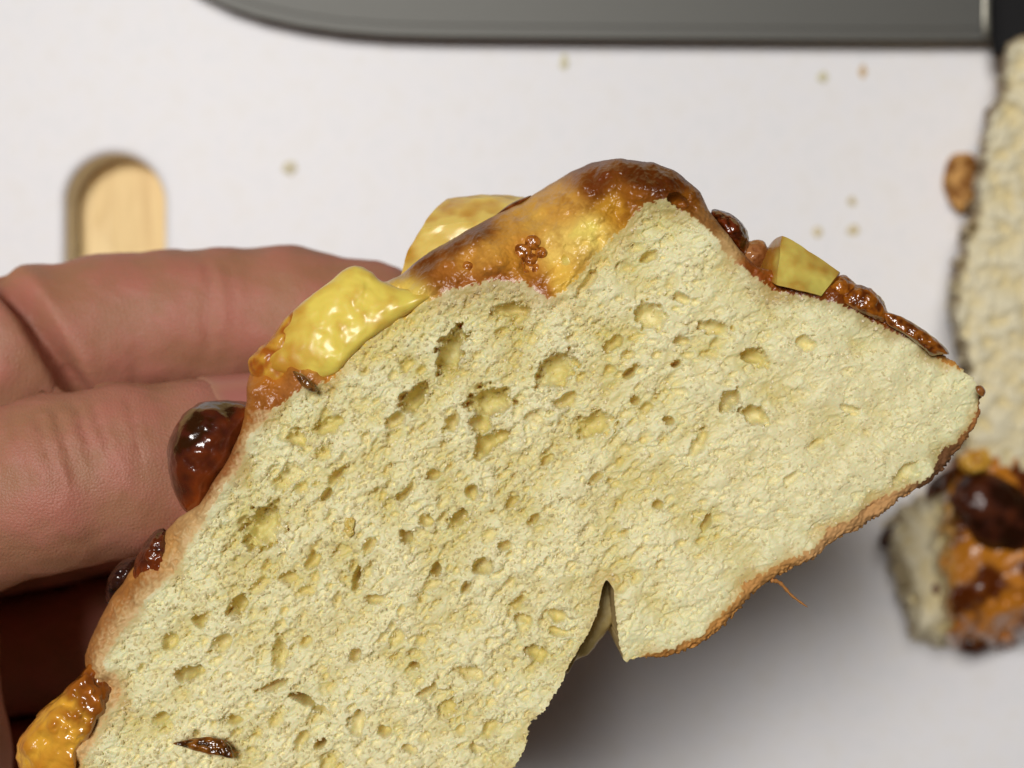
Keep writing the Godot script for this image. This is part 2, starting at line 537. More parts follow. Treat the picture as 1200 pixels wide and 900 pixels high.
func slice() -> void:
	var org := at(600, 600, 195)
	var root := thing("bread_slice", "thick slice of pale yellow bread with glazed brown crust held up by the hand", "bread slice", org)
	var sil := outline(SIL, true)
	var face := outline(FACE, false)
	var x0 := -40.0
	var y0 := 150.0
	var gw := int(1240.0 / STEP)
	var gh := int(910.0 / STEP)
	# coarse distance fields, enlarged
	var cs := 6.0
	var cw := int(1240.0 / cs) + 1
	var ch := int(910.0 / cs) + 1
	var f_img := signed_distances(face, x0, y0, cs, cw, ch)
	var s_img := signed_distances(sil, x0, y0, cs, cw, ch)
	# tone of the crust on the same coarse grid
	var tone := Image.create(cw, ch, false, Image.FORMAT_RGBF)
	var sd := s_img.get_data().to_float32_array()
	for j in ch:
		for i in cw:
			if sd[j * cw + i] > -14.0:
				tone.set_pixel(i, j, crust_tone(x0 + i * cs, y0 + j * cs))
	# bubbles
	nf.seed = 7
	nf.noise_type = FastNoiseLite.TYPE_SIMPLEX_SMOOTH
	nf.frequency = 0.055
	nf.fractal_octaves = 3
	var pores := PackedFloat32Array()
	pores.resize(gw * gh)
	var fsd := f_img.get_data().to_float32_array()
	rng.seed = 11
	for cls in [[5000, 2.0, 4.8, 0.6], [1700, 3.8, 7.5, 1.1], [420, 6.0, 12.0, 1.6]]:
		for k in cls[0]:
			var cx := rng.randf_range(0, 1170)
			var cy := rng.randf_range(190, 1000)
			var a := rng.randf()
			var b := rng.randf()
			var c := rng.randf()
			var e := rng.randf()
			var edge := fsd[int((cy - y0) / cs) * cw + int((cx - x0) / cs)]
			if edge < 2.0:
				continue
			var r: float = lerpf(cls[1], cls[2], a * a)
			# finer and flatter towards the right and the rim
			var fine := 1.0 - 0.35 * smoothstep(700.0, 1000.0, cx) - 0.25 * (1.0 - smoothstep(0.0, 60.0, edge))
			r *= fine
			var turn := lerpf(deg_to_rad(-48.0), deg_to_rad(18.0), smoothstep(620.0, 980.0, cx + (450.0 - cy) * 0.5)) + (b - 0.5) * 0.9
			dig(pores, gw, gh, x0, y0, cx, cy, r * (1.15 + 0.6 * c), r * 0.82, turn, cls[3] * (0.35 + 0.9 * e) * r / cls[2] * fine * 1.25, 1.2, 0.9)
	for k in range(0, PORES.size(), 6):
		dig(pores, gw, gh, x0, y0, PORES[k], PORES[k + 1], PORES[k + 2] * 1.06, PORES[k + 3] * 1.06, deg_to_rad(PORES[k + 4]), PORES[k + 5] * 0.24, 1.0, 0.7)
	# the bubble's hole in the crust near the top
	dig(pores, gw, gh, x0, y0, 795, 235, 13, 8, 0.35, 2.0, 0.4, 0.4)
	# full surface: depth behind the face in mm, and colour
	f_img.resize(gw, gh, Image.INTERPOLATE_CUBIC)
	s_img.resize(gw, gh, Image.INTERPOLATE_CUBIC)
	tone.resize(gw, gh, Image.INTERPOLATE_BILINEAR)
	var F := f_img.get_data().to_float32_array()
	var S := s_img.get_data().to_float32_array()
	var T := tone.get_data().to_float32_array()
	var n1 := FastNoiseLite.new()
	n1.seed = 3
	n1.noise_type = FastNoiseLite.TYPE_SIMPLEX_SMOOTH
	n1.frequency = 0.012
	n1.fractal_octaves = 3
	var n2 := FastNoiseLite.new()
	n2.seed = 4
	n2.noise_type = FastNoiseLite.TYPE_SIMPLEX_SMOOTH
	n2.frequency = 0.15
	n2.fractal_octaves = 2
	var cells: Array[FastNoiseLite] = []
	for k in 4:
		var w := FastNoiseLite.new()
		w.seed = 40 + k / 2
		w.noise_type = FastNoiseLite.TYPE_CELLULAR
		w.frequency = 1.0 / 13.0 if k < 2 else 1.0 / 6.0
		w.fractal_type = FastNoiseLite.FRACTAL_NONE
		w.cellular_distance_function = FastNoiseLite.DISTANCE_EUCLIDEAN
		w.cellular_return_type = FastNoiseLite.RETURN_DISTANCE2_SUB if k % 2 == 0 else FastNoiseLite.RETURN_CELL_VALUE
		cells.append(w)
	var w1 := cells[0]
	var w1v := cells[1]
	var w2 := cells[2]
	var w2v := cells[3]
	var dist := PackedFloat32Array()
	dist.resize(gw * gh)
	dist.fill(-1e6)
	var col := PackedColorArray()
	col.resize(gw * gh)
	var kind := PackedByteArray()
	kind.resize(gw * gh)
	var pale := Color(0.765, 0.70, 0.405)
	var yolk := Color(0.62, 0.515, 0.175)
	for j in gh:
		var y := y0 + j * STEP
		for i in gw:
			var id := j * gw + i
			var s := S[id]
			if s < -9.0:
				continue
			var x := x0 + i * STEP
			var f := F[id]
			var a := n1.get_noise_2d(x, y)
			var b := n2.get_noise_2d(x, y)
			# frayed rim of crumb and bottom crust; the glazed top stays smooth
			var low := smoothstep(-60.0, 40.0, y - (1240.0 - 0.72 * x)) if x > 560.0 else 0.0
			s += low * (b * (4.0 if x > 735.0 else 1.6) + a * 4.0)
			S[id] = s
			if s < -3.0 * STEP:
				continue
			var edge := f + b * 4.0 + a * (5.0 + low * 7.0) + low * 1.0
			var d: float
			var c: Color
			var o := maxf(0.0, -f)
			var w := maxf(o + maxf(s, 0.0), 1.0)
			# broad relief of the cut: a low ridge down the middle, the left half facing left
			var ridge := absf(x - (790.0 - (y - 230.0) * 0.12))
			var broad := 1.6 * ridge * ridge / 176400.0 * (2.2 if x > 740.0 else 1.0) - a * 1.1
			if edge > 0.0:
				kind[id] = 1
				var p := pores[id]
				var su := x * 0.74 - y * 0.67
				var sv := x * 0.67 + y * 0.74
				var streak := n2.get_noise_2d(su * 0.10, sv * 0.42) if x < 900.0 else n2.get_noise_2d(sv * 0.12, su * 0.4)
				# foam: cells of two sizes with thin walls left standing between them
				var wx := b * 3.0 + n2.get_noise_2d(y * 0.35, x * 0.35) * 9.0
				var au := (su + wx) * 0.68
				var av := sv + wx * 0.6
				var g1 := clampf((w1.get_noise_2d(au, av) + 1.0) * 3.2, 0.0, 1.0)
				var h1 := w1v.get_noise_2d(au, av) * 0.5 + 0.5
				var g2 := clampf((w2.get_noise_2d(au, av) + 1.0) * 2.6, 0.0, 1.0)
				var h2 := w2v.get_noise_2d(au, av) * 0.5 + 0.5
				var keep := smoothstep(0.0, 11.0, edge) * (1.0 - 0.3 * smoothstep(720.0, 980.0, x))
				p += (g1 * (2.0 - g1) * h1 * h1 * 0.6 + g2 * (2.0 - g2) * h2 * 0.22) * (1.0 - smoothstep(0.8, 2.6, p) * 0.6)
				p *= keep
				d = broad + p + (b * (0.07 + 0.05 * a) + streak * 0.2) * keep
				# a shred of pale torn wall here and there; bubbles lined yellower, their inner shade painted in darker with depth
				var lining_shade := smoothstep(0.3, 2.4, p)
				c = pale.lerp(yolk, clampf(lining_shade * 0.8 + 0.28 - a * 0.9 + streak * 0.3 - 0.3 * smoothstep(700.0, 1050.0, x) - 0.2 * smoothstep(640.0, 800.0, y), 0.0, 1.0))
				var near := 1.0 - smoothstep(0.0, 50.0 if y < 440.0 and x < 740.0 and x > 380.0 else 24.0, edge + a * 16.0)
				var t := Color(T[id * 3], T[id * 3 + 1], T[id * 3 + 2])
				c = c.lerp(t.lerp(yolk, 0.55), near * near * 0.75)
			else:
				kind[id] = 3 if low > 0.5 else (4 if (y > 480.0 and x < 330.0) or (y > 700.0 and x < 720.0) else (5 if x > 890.0 else (6 if x > 815.0 and y > 245.0 else 2)))
				var q := clampf(o / w, 0.0, 1.0)
				var drop := clampf(w * 0.115, 0.4, 12.0)
				var bump := a * 0.75 * smoothstep(0.0, 30.0, w) + n1.get_noise_2d(x * 3.4, y * 3.4 + 90.0) * 0.3 * smoothstep(10.0, 40.0, w) + b * (0.11 if kind[id] == 2 else 0.2)
				bump *= smoothstep(0.0, 7.0, -edge)
				d = broad + drop * (1.0 - sqrt(maxf(0.0, 1.0 - q * q))) - bump + (pores[id] if y < 260.0 and x > 770.0 else 0.0)
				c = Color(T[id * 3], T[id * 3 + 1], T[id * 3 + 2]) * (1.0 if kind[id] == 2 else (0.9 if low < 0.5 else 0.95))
				# blisters and browning of the glaze
				var br := n1.get_noise_2d(x * 1.7 + 400.0, y * 1.7)
				c = c.lerp(Color(c.r * 0.5, c.g * 0.36, c.b * 0.26), smoothstep(0.08, 0.55, br + b * 0.22) * (1.0 - low) * (0.6 if x > 660.0 and y < 260.0 else 0.4))
				c = c.lerp(Color(minf(c.r * 1.15, 0.9), minf(c.g * 1.25, 0.8), c.b * 1.2), smoothstep(0.1, 0.6, -br) * 0.6)
			if kind[id] == 4:
				c = c.lerp(Color(0.66, 0.47, 0.22), clampf(1.0 - o / (w * 0.65) + b * 0.5 + a * 0.6, 0.0, 1.0) * 0.8)
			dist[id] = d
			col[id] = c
	# vertices; those just outside are drawn onto the outline
	var vid := PackedInt32Array()
	vid.resize(gw * gh)
	vid.fill(-1)
	var V := PackedVector3Array()
	var N := PackedVector3Array()
	var C := PackedColorArray()
	var Kd := PackedByteArray()
	for j in range(1, gh - 1):
		for i in range(1, gw - 1):
			var id := j * gw + i
			if dist[id] < -1e5:
				continue
			var x := x0 + i * STEP
			var y := y0 + j * STEP
			var s := S[id]
			if s < 0.0:
				if S[id - 1] <= 0.0 and S[id + 1] <= 0.0 and S[id - gw] <= 0.0 and S[id + gw] <= 0.0 and S[id - gw - 1] <= 0.0 and S[id - gw + 1] <= 0.0 and S[id + gw - 1] <= 0.0 and S[id + gw + 1] <= 0.0:
					continue
				var g := Vector2(S[id + 1] - S[id - 1], S[id + gw] - S[id - gw])
				if g.length() > 0.01:
					g = g.normalized() * minf(-s, STEP * 1.2)
					x += g.x
					y += g.y
			var l := dist[id - 1]
			var r := dist[id + 1]
			var u := dist[id - gw]
			var w := dist[id + gw]
			var d := dist[id]
			l = d if l < -1e5 else l
			r = d if r < -1e5 else r
			u = d if u < -1e5 else u
			w = d if w < -1e5 else w
			vid[id] = V.size()
			V.append(Vector3((x - 600.0) * 1e-4, 0.14 - d * 1e-3, (y - 450.0) * 1e-4) - org)
			# light spreads inside the thin walls of the crumb, which softens its relief
			var steep := 5.0 if kind[id] == 1 else 10.0
			N.append(Vector3((r - l) * steep, 2.0 * STEP, (w - u) * steep).normalized())
			C.append(col[id])
			Kd.append(kind[id])
	var tris: Array[PackedInt32Array] = [PackedInt32Array(), PackedInt32Array(), PackedInt32Array(), PackedInt32Array(), PackedInt32Array(), PackedInt32Array()]
	var border := {}
	for j in range(1, gh - 2):
		for i in range(1, gw - 2):
			var id := j * gw + i
			var p := vid[id]
			var q := vid[id + 1]
			var r := vid[id + gw]
			var t := vid[id + gw + 1]
			if p < 0 or q < 0 or r < 0 or t < 0:
				continue
			if S[id] <= 0.0 and S[id + 1] <= 0.0 and S[id + gw] <= 0.0 and S[id + gw + 1] <= 0.0:
				continue
			var k := maxi(0, maxi(Kd[p], Kd[t]) - 1)
			tris[k].append_array(PackedInt32Array([p, q, r, q, t, r]))
			for e in [[p, q], [q, t], [t, r], [r, p]]:
				var key: int = e[1] * 4000000 + e[0]
				if border.has(key):
					border.erase(key)
				else:
					border[e[0] * 4000000 + e[1]] = true
	var crumb_m := paint(0.5, 0.45)
	crumb_m.subsurf_scatter_enabled = true
	crumb_m.subsurf_scatter_strength = 0.2
	var crust_m := paint(0.36, 0.45)
	crust_m.clearcoat_enabled = true
	crust_m.clearcoat = 0.22
	crust_m.clearcoat_roughness = 0.22
	relief(crust_m, noise_tex(0.03, 512, 3, 63), 0.008, 100.0)
	var low_m := paint(0.75, 0.3)
	var side_m := paint(0.55, 0.4)
	var called := ["crumb", "top_crust", "bottom_crust", "side_crust", "top_crust", "side_crust"]
	var mats := [crumb_m, crust_m, low_m, side_m, crust_m, side_m]
	for k in 6:
		var back := PackedInt32Array()
		back.resize(V.size())
		back.fill(-1)
		var v := PackedVector3Array()
		var n := PackedVector3Array()
		var c := PackedColorArray()
		var ix := PackedInt32Array()
		for t in tris[k]:
			if back[t] < 0:
				back[t] = v.size()
				v.append(V[t])
				n.append(N[t])
				c.append(C[t])
			ix.append(back[t])
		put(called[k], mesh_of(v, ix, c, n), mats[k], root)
	# thin torn films standing on the cut: far too many to count
	var film := ArrayMesh.new()
	var fv := PackedVector3Array()
	var fi := PackedInt32Array()
	for j in 4:
		for i in 5:
			var u := (i - 2.0) / 2.0
			var wv := 1.0 - 0.22 * absf(u) if j == 3 else 1.0
			fv.append(Vector3(u, 0.3 - 0.35 * u * u + 0.1 * j * j / 9.0, (j / 3.0 - 0.5) * 2.0 * wv * (1.0 - 0.3 * (i % 2) * (1.0 if j == 3 else 0.0))))
	for j in 3:
		for i in 4:
			var q := j * 5 + i
			fi.append_array(PackedInt32Array([q, q + 1, q + 5, q + 1, q + 6, q + 5]))
	var fn := PackedVector3Array()
	for p in fv:
		fn.append(Vector3(p.x * 0.35, 1.0, 0.0).normalized())
	film = mesh_of(fv, fi, PackedColorArray(), fn)
	var film_m := paint(0.32, 0.5)
	film_m.cull_mode = BaseMaterial3D.CULL_DISABLED
	film_m.backlight_enabled = true
	film_m.backlight = Color(0.9, 0.9, 0.9)
	var mm := MultiMesh.new()
	mm.transform_format = MultiMesh.TRANSFORM_3D
	mm.use_colors = true
	mm.mesh = film
	var places: Array[Transform3D] = []
	var hues := PackedColorArray()
	rng.seed = 99
	for k in FILMS:
		var i := rng.randi_range(2, gw - 3)
		var j := rng.randi_range(2, gh - 3)
		var a := rng.randf()
		var b := rng.randf()
		var c := rng.randf()
		var e := rng.randf()
		var id := j * gw + i
		if kind[id] != 1 or F[id] < 5.0 or dist[id] < -1e5:
			continue
		# mostly on the crests of the walls
		var crest := (dist[id - 2] + dist[id + 2] + dist[id - 2 * gw] + dist[id + 2 * gw]) * 0.25 - dist[id]
		if crest < 0.03 - 0.06 * e or (x0 + i * STEP > 700.0 and c > 0.55):
			continue
		var size := lerpf(0.10, 0.34, a * a)
		var bs := Basis(Vector3.UP, -deg_to_rad(-48.0) + (b - 0.5) * 3.0) * Basis(Vector3.RIGHT, (c - 0.5) * 1.1) * Basis(Vector3.BACK, (e - 0.5) * 0.8)
		bs = bs.scaled_local(Vector3(size, size, lerpf(0.08, 0.2, e)) * 0.001)
		places.append(Transform3D(bs, Vector3((x0 + i * STEP - 600.0) * 1e-4, 0.14 - (dist[id] + 0.01) * 1e-3, (y0 + j * STEP - 450.0) * 1e-4) - org))
		var tone_ := col[id]
		hues.append(tone_.lerp(Color(0.92, 0.83, 0.53), 0.4))
	mm.instance_count = places.size()
	for k in places.size():
		mm.set_instance_transform(k, places[k])
		mm.set_instance_color(k, hues[k])
	var fo := MultiMeshInstance3D.new()
	fo.name = "crumb_films"
	fo.multimesh = mm
	fo.material_override = film_m
	fo.set_meta("kind", "stuff")
	root.add_child(fo, true)
	# the far side of the slice: from the rim back and inwards, closed behind
	var follow := {}
	for key in border:
		follow[int(key / 4000000)] = int(key % 4000000)
	var loops := []
	var left := follow.duplicate()
	while left.size():
		var start: int = left.keys()[0]
		var loop := PackedInt32Array()
		var cur := start
		while left.has(cur):
			loop.append(cur)
			var nx: int = left[cur]
			left.erase(cur)
			cur = nx
		if loop.size() > 400:
			loops.append(loop)
	for loop in loops:
		var v := PackedVector3Array()
		var c := PackedColorArray()
		var ix := PackedInt32Array()
		var m: int = loop.size()
		var mid := Vector3(-0.005, 0, 0.006)
		var prof := [[0.0, 0.0], [0.004, 0.004], [0.012, 0.010], [0.02, 0.018], [0.04, 0.024], [0.12, 0.029], [0.5, 0.031], [0.98, 0.031]]
		for pr in prof:
			for t in loop:
				var q := V[t]
				var w := Vector3(mid.x, q.y, mid.z)
				w = q.lerp(w, pr[0])
				w.y = lerpf(q.y - float(pr[1]), 0.14 - 0.031 - org.y, pr[0] * pr[0]) if pr[1] > 0.0 else q.y
				v.append(w)
				var cc := C[t]
				c.append(cc if Kd[t] > 1 else Color(0.62, 0.48, 0.22))
		for k in prof.size() - 1:
			for i in m:
				var j2: int = (i + 1) % m
				ix.append_array(PackedInt32Array([k * m + i, (k + 1) * m + i, k * m + j2, k * m + j2, (k + 1) * m + i, (k + 1) * m + j2]))
		put("far_side", mesh_of(v, ix, c), paint(0.5, 0.4), root)
	toppings(root, org)


func toppings(root: Node3D, org: Vector3) -> void:
	var burnt := paint(0.2, 0.55)
	burnt.clearcoat_enabled = true
	burnt.clearcoat = 0.5
	burnt.clearcoat_roughness = 0.15
	var soft := paint(0.36, 0.5)
	soft.subsurf_scatter_enabled = true
	soft.subsurf_scatter_strength = 0.16
	soft.clearcoat_enabled = true
	soft.clearcoat = 0.15
	soft.clearcoat_roughness = 0.2
	relief(burnt, noise_tex(0.03, 512, 3, 62), 0.005, 100.0)
	var dark := lin(52, 22, 12)
	var red := lin(128, 56, 18)
	var amber := lin(190, 112, 30)
	var gold := lin(228, 170, 58)
	var yellow := lin(232, 200, 70)
	# the big dark blister of cheese at the thumb, redder towards the crumb
	var o := put("burnt_cheese", lump([262, 468, 296, 474, 299, 490, 284, 522, 262, 558, 238, 596, 227, 606, 210, 590, 199, 560, 196, 530, 205, 500, 228, 475], 188.5, 0.01, 0.0, 5.6, 4.0, 2.2, 0.4, 0.022,
		func(x, y, n): return dark.lerp(red, clampf(smoothstep(210.0, 290.0, x + (y - 530.0) * 0.75) * 0.9 + n * 0.55, 0.0, 1.0)), org, true, 1), burnt, root)
	o.set_meta("label", "large dark brown shiny blister of burnt cheese beside the thumb")
	put("burnt_cheese", lump([176, 628, 192, 620, 200, 640, 201, 664, 190, 680, 170, 686, 156, 680, 160, 655], 187.0, 0.0, 0.0, 3.4, 3.0, 2.2, 0.35, 0.05,
		func(_x, y, n): return dark.lerp(red, clampf(0.55 + (y - 655.0) * 0.015 + n * 0.5, 0.0, 1.0)), org, true, 2), burnt, root)
	put("burnt_cheese", lump([140, 660, 160, 652, 164, 666, 146, 688, 130, 706, 123, 700, 126, 680], 192.0, 0.0, 0.0, 3.0, 3.0, 2.2, 0.25, 0.05, mottled(lin(24, 12, 12), lin(52, 26, 18)), org, true, 3), burnt, root)
	# dark bead right of the peak
	put("burnt_cheese", lump([834, 246, 852, 249, 866, 258, 876, 272, 877, 286, 872, 300, 860, 292, 846, 276, 836, 262], 186.0, 0.0, 0.0, 3.4, 4.0, 2.2, 0.2, 0.06, mottled(lin(46, 18, 10), lin(112, 46, 14), 1.0, -0.2), org, true, 4), burnt, root)
	# dark peel folded over the ridge before the yellow piece
	put("burnt_cheese", lump([468, 334, 486, 318, 512, 296, 540, 282, 570, 262, 596, 240, 622, 229, 612, 238, 588, 258, 566, 274, 540, 288, 516, 300, 494, 318], 190.6, 0.0, 0.0, 1.6, 3.0, 2.0, 0.2, 0.06, mottled(lin(80, 36, 14), lin(128, 66, 22)), org, true, 5), burnt, root)
	put("burnt_cheese", lump([866, 292, 882, 282, 896, 284, 900, 300, 888, 318, 872, 312], 187.0, 0.0, 0.0, 2.0, 3.0, 2.2, 0.2, 0.05, mottled(lin(130, 76, 40), lin(168, 112, 66)), org, true, 6), burnt, root)
	# lumpy brown glaze on the right shoulder
	put("burnt_cheese", lump([962, 342, 978, 330, 988, 322, 1000, 330, 1004, 338, 992, 352, 974, 354], 183.2, 0.0, 0.0, 2.6, 3.0, 2.2, 0.25, 0.05, mottled(lin(110, 52, 14), lin(168, 98, 26)), org, true, 7), burnt, root)
	put("burnt_cheese", lump([990, 340, 1006, 334, 1022, 340, 1034, 352, 1041, 368, 1036, 378, 1014, 370, 996, 360, 984, 354], 182.2, 0.0, 0.0, 2.4, 3.0, 2.2, 0.25, 0.06, mottled(lin(92, 42, 12), lin(150, 84, 20)), org, true, 8), burnt, root)
	put("burnt_cheese", lump([1036, 366, 1056, 371, 1078, 384, 1096, 397, 1108, 407, 1112, 415, 1102, 415, 1092, 417, 1082, 408, 1060, 392, 1040, 380], 181.4, 0.0, 0.0, 1.6, 3.0, 2.2, 0.25, 0.06, mottled(lin(86, 40, 12), lin(150, 86, 26)), org, true, 9), burnt, root)
	# brown crumb on the tip and the shell of a raisin in the cut
	put("brown_fleck", lump([1143, 453, 1150, 452, 1155, 458, 1152, 465, 1145, 461], 180.0, 0, 0, 0.6, 0.8, 2.2, 0.05, 0.1, mottled(lin(120, 74, 34), lin(150, 96, 50)), org, true, 10), burnt, root)
	o = put("raisin_shell", lump([203, 871, 222, 866, 246, 863, 264, 868, 273, 880, 272, 889, 256, 886, 236, 882, 216, 876], 181.0, 0.0, -0.02, 1.0, 1.2, 2.4, 0.3, 0.06, mottled(lin(60, 30, 8), lin(140, 84, 24)), org, true, 11), burnt, root)
	o.set_meta("label", "dark brown curled shell set in the pale crumb at the bottom")
	put("brown_fleck", lump([343, 436, 352, 437, 364, 446, 372, 458, 366, 460, 354, 452], 180.2, 0.0, 0.0, 0.9, 1.5, 2.2, 0.15, 0.1, mottled(lin(84, 48, 16), lin(130, 84, 36)), org, true, 12), burnt, root)
	put("orange_fleck", lump([405, 608, 411, 606, 416, 610, 414, 619, 415, 626, 408, 628, 404, 620], 180.75, 0, 0, 0.35, 1.0, 2.0, 0.2, 0.15, mottled(lin(214, 176, 84), lin(228, 200, 120)), org, true, 13), soft, root)
	# the yellow pieces of potato
	o = put("potato_piece", lump([318, 396, 345, 364, 378, 336, 411, 313, 432, 318, 444, 328, 470, 338, 506, 346, 474, 370, 440, 394, 412, 418, 394, 438, 366, 446, 336, 440, 306, 430], 183.4, -0.022, -0.018, 3.0, 4.0, 2.4, 0.42, 0.021,
		func(x, y, n): return lin(240, 212, 96).lerp(lin(206, 146, 50), clampf(smoothstep(400.0, 320.0, x + (y - 400.0) * -0.5) * 0.8 + n * 0.9, 0.0, 1.0)), org, true, 14), soft, root)
	o.set_meta("label", "broad bright yellow piece left of the peak")
	put("melted_cheese", lump([292, 424, 316, 398, 340, 366, 352, 366, 340, 398, 330, 424, 336, 448, 318, 462, 302, 452], 185.2, -0.02, 0.0, 2.6, 3.0, 2.4, 0.4, 0.03, mottled(lin(170, 92, 26), lin(216, 156, 54)), org, true, 15), soft, root)
	put("potato_piece", chunk([Vector3(458, 334, 194), Vector3(600, 300, 193), Vector3(486, 268, 191), Vector3(628, 250, 191), Vector3(480, 350, 203), Vector3(600, 320, 203), Vector3(524, 224, 199), Vector3(618, 224, 199)], 0.34, 0.4, 0.02,
		func(x, y, n): return lin(238, 206, 108).lerp(lin(204, 148, 52), clampf(0.25 + n * 0.9 + smoothstep(510.0, 470.0, x) * 0.5, 0.0, 1.0)), org, 16), soft, root)
	o = put("potato_piece", chunk([Vector3(908, 336, 179), Vector3(965, 347, 179.2), Vector3(916, 271, 183), Vector3(986, 318, 182.4), Vector3(883, 316, 187), Vector3(962, 352, 190), Vector3(898, 286, 190), Vector3(985, 324, 191)], 0.24, 0.3, 0.02,
		func(x, y, n): return lin(214, 194, 96).lerp(lin(176, 122, 42), clampf(0.3 + n * 0.7 + smoothstep(922.0, 902.0, x) * 0.7, 0.0, 1.0)), org, 17), soft, root)
	o.set_meta("label", "square translucent yellow cube on the right shoulder")
	o = put("glazed_potato_piece", lump([20, 880, 34, 852, 62, 822, 92, 792, 106, 780, 118, 786, 132, 804, 128, 828, 108, 856, 92, 888, 84, 920, 40, 930, 26, 905], 186.5, -0.02, 0.0, 4.4, 4.5, 2.6, 0.7, 0.03,
		func(x, y, n): return gold.lerp(dark.lerp(red, 0.6), clampf(smoothstep(48.0, 104.0, x + (810.0 - y) * 0.6 + n * 34.0) * 0.97, 0.0, 1.0)).lerp(amber, clampf(0.25 + n * 0.7, 0.0, 0.7)), org, true, 18), burnt, root)
	o.set_meta("label", "golden glazed piece with dark brown edge at the lower left")
	put("torn_wall", lump([711, 668, 726, 684, 728, 712, 718, 730, 704, 748, 690, 766, 674, 774, 664, 790, 660, 770, 680, 730, 696, 690], 190.0, 0.0, 0.0, 2.0, 9.0, 2.4, 0.3, 0.03, mottled(Color(0.5, 0.39, 0.15), Color(0.56, 0.46, 0.22)), org, true, 19), paint(0.5, 0.4), root)
	put("cheese_bubble", lump([690, 262, 700, 268, 702, 286, 692, 312, 674, 338, 662, 330, 656, 306, 662, 282, 676, 266], 181.2, 0.0, 0.0, 1.3, 1.5, 2.0, 0.12, 0.05, mottled(lin(222, 178, 70), lin(238, 206, 108)), org, true, 20), soft, root)
	var blisters := [612, 296, 11, 624, 284, 9, 606, 312, 9, 622, 304, 8, 634, 296, 7, 598, 300, 7, 590, 318, 8, 614, 322, 7, 630, 316, 7, 560, 318, 6, 574, 326, 7, 548, 312, 6]
	for k in range(0, blisters.size(), 3):
		var bx: float = blisters[k]
		var by: float = blisters[k + 1]
		var br: float = blisters[k + 2]
		var deep := 180.95 + maxf(0.0, (330.0 - by) * 0.012) if bx < 660.0 else 182.0 + (235.0 - by) * 0.05
		put("cheese_blister", lump([bx - br, by, bx - br * 0.5, by - br * 0.9, bx + br * 0.6, by - br * 0.8, bx + br, by + br * 0.1, bx + br * 0.4, by + br, bx - br * 0.6, by + br * 0.8], deep, 0, 0, br * 0.05, 1.2, 2.0, 0.1, 0.09, mottled(lin(120, 62, 18), lin(176, 106, 34)), org, true, 70 + k), burnt, root)
	# shreds of crust under the lower rim
	var wires := [[903, 680, 914, 683, 928, 698, 947, 712, 1.7]]
	for w in wires:
		var pts: Array[Vector3] = []
		for k in 4:
			pts.append(at(w[2 * k], w[2 * k + 1], 181.5 + k * 0.6) - org)
		put("crust_shred", tube(pts, w[8] * 1e-4 * 1.7, 0.7), paint_flat(lin(176, 120, 62), 0.7), root)


func paint_flat(c: Color, rough: float) -> StandardMaterial3D:
	var m := StandardMaterial3D.new()
	m.albedo_color = c.linear_to_srgb()
	m.roughness = rough
	return m


func tube(pts: Array[Vector3], r: float, taper: float) -> ArrayMesh:
	var v := PackedVector3Array()
	var ix := PackedInt32Array()
	var n := 18
	var m := 8
	for k in n:
		var t := float(k) / (n - 1) * (pts.size() - 1)
		var i := mini(int(t), pts.size() - 2)
		var p := pts[i].cubic_interpolate(pts[i + 1], pts[maxi(i - 1, 0)], pts[mini(i + 2, pts.size() - 1)], t - i)
		var dir := (pts[i + 1] - pts[i]).normalized()
		var side := dir.cross(Vector3.UP).normalized()
		var up := side.cross(dir)
		var rr := r * (1.0 - taper * k / (n - 1.0)) * (1.0 + 0.3 * sin(k * 2.3))
		if k == 0 or k == n - 1:
			rr *= 0.05
		for a in m:
			v.append(p + (side * cos(TAU * a / m) + up * sin(TAU * a / m)) * rr)
	for k in n - 1:
		for a in m:
			var b := (a + 1) % m
			ix.append_array([k * m + a, k * m + b, (k + 1) * m + a, k * m + b, (k + 1) * m + b, (k + 1) * m + a])
	return mesh_of(v, ix)


# ---------------------------------------------------------------- the other half on the board

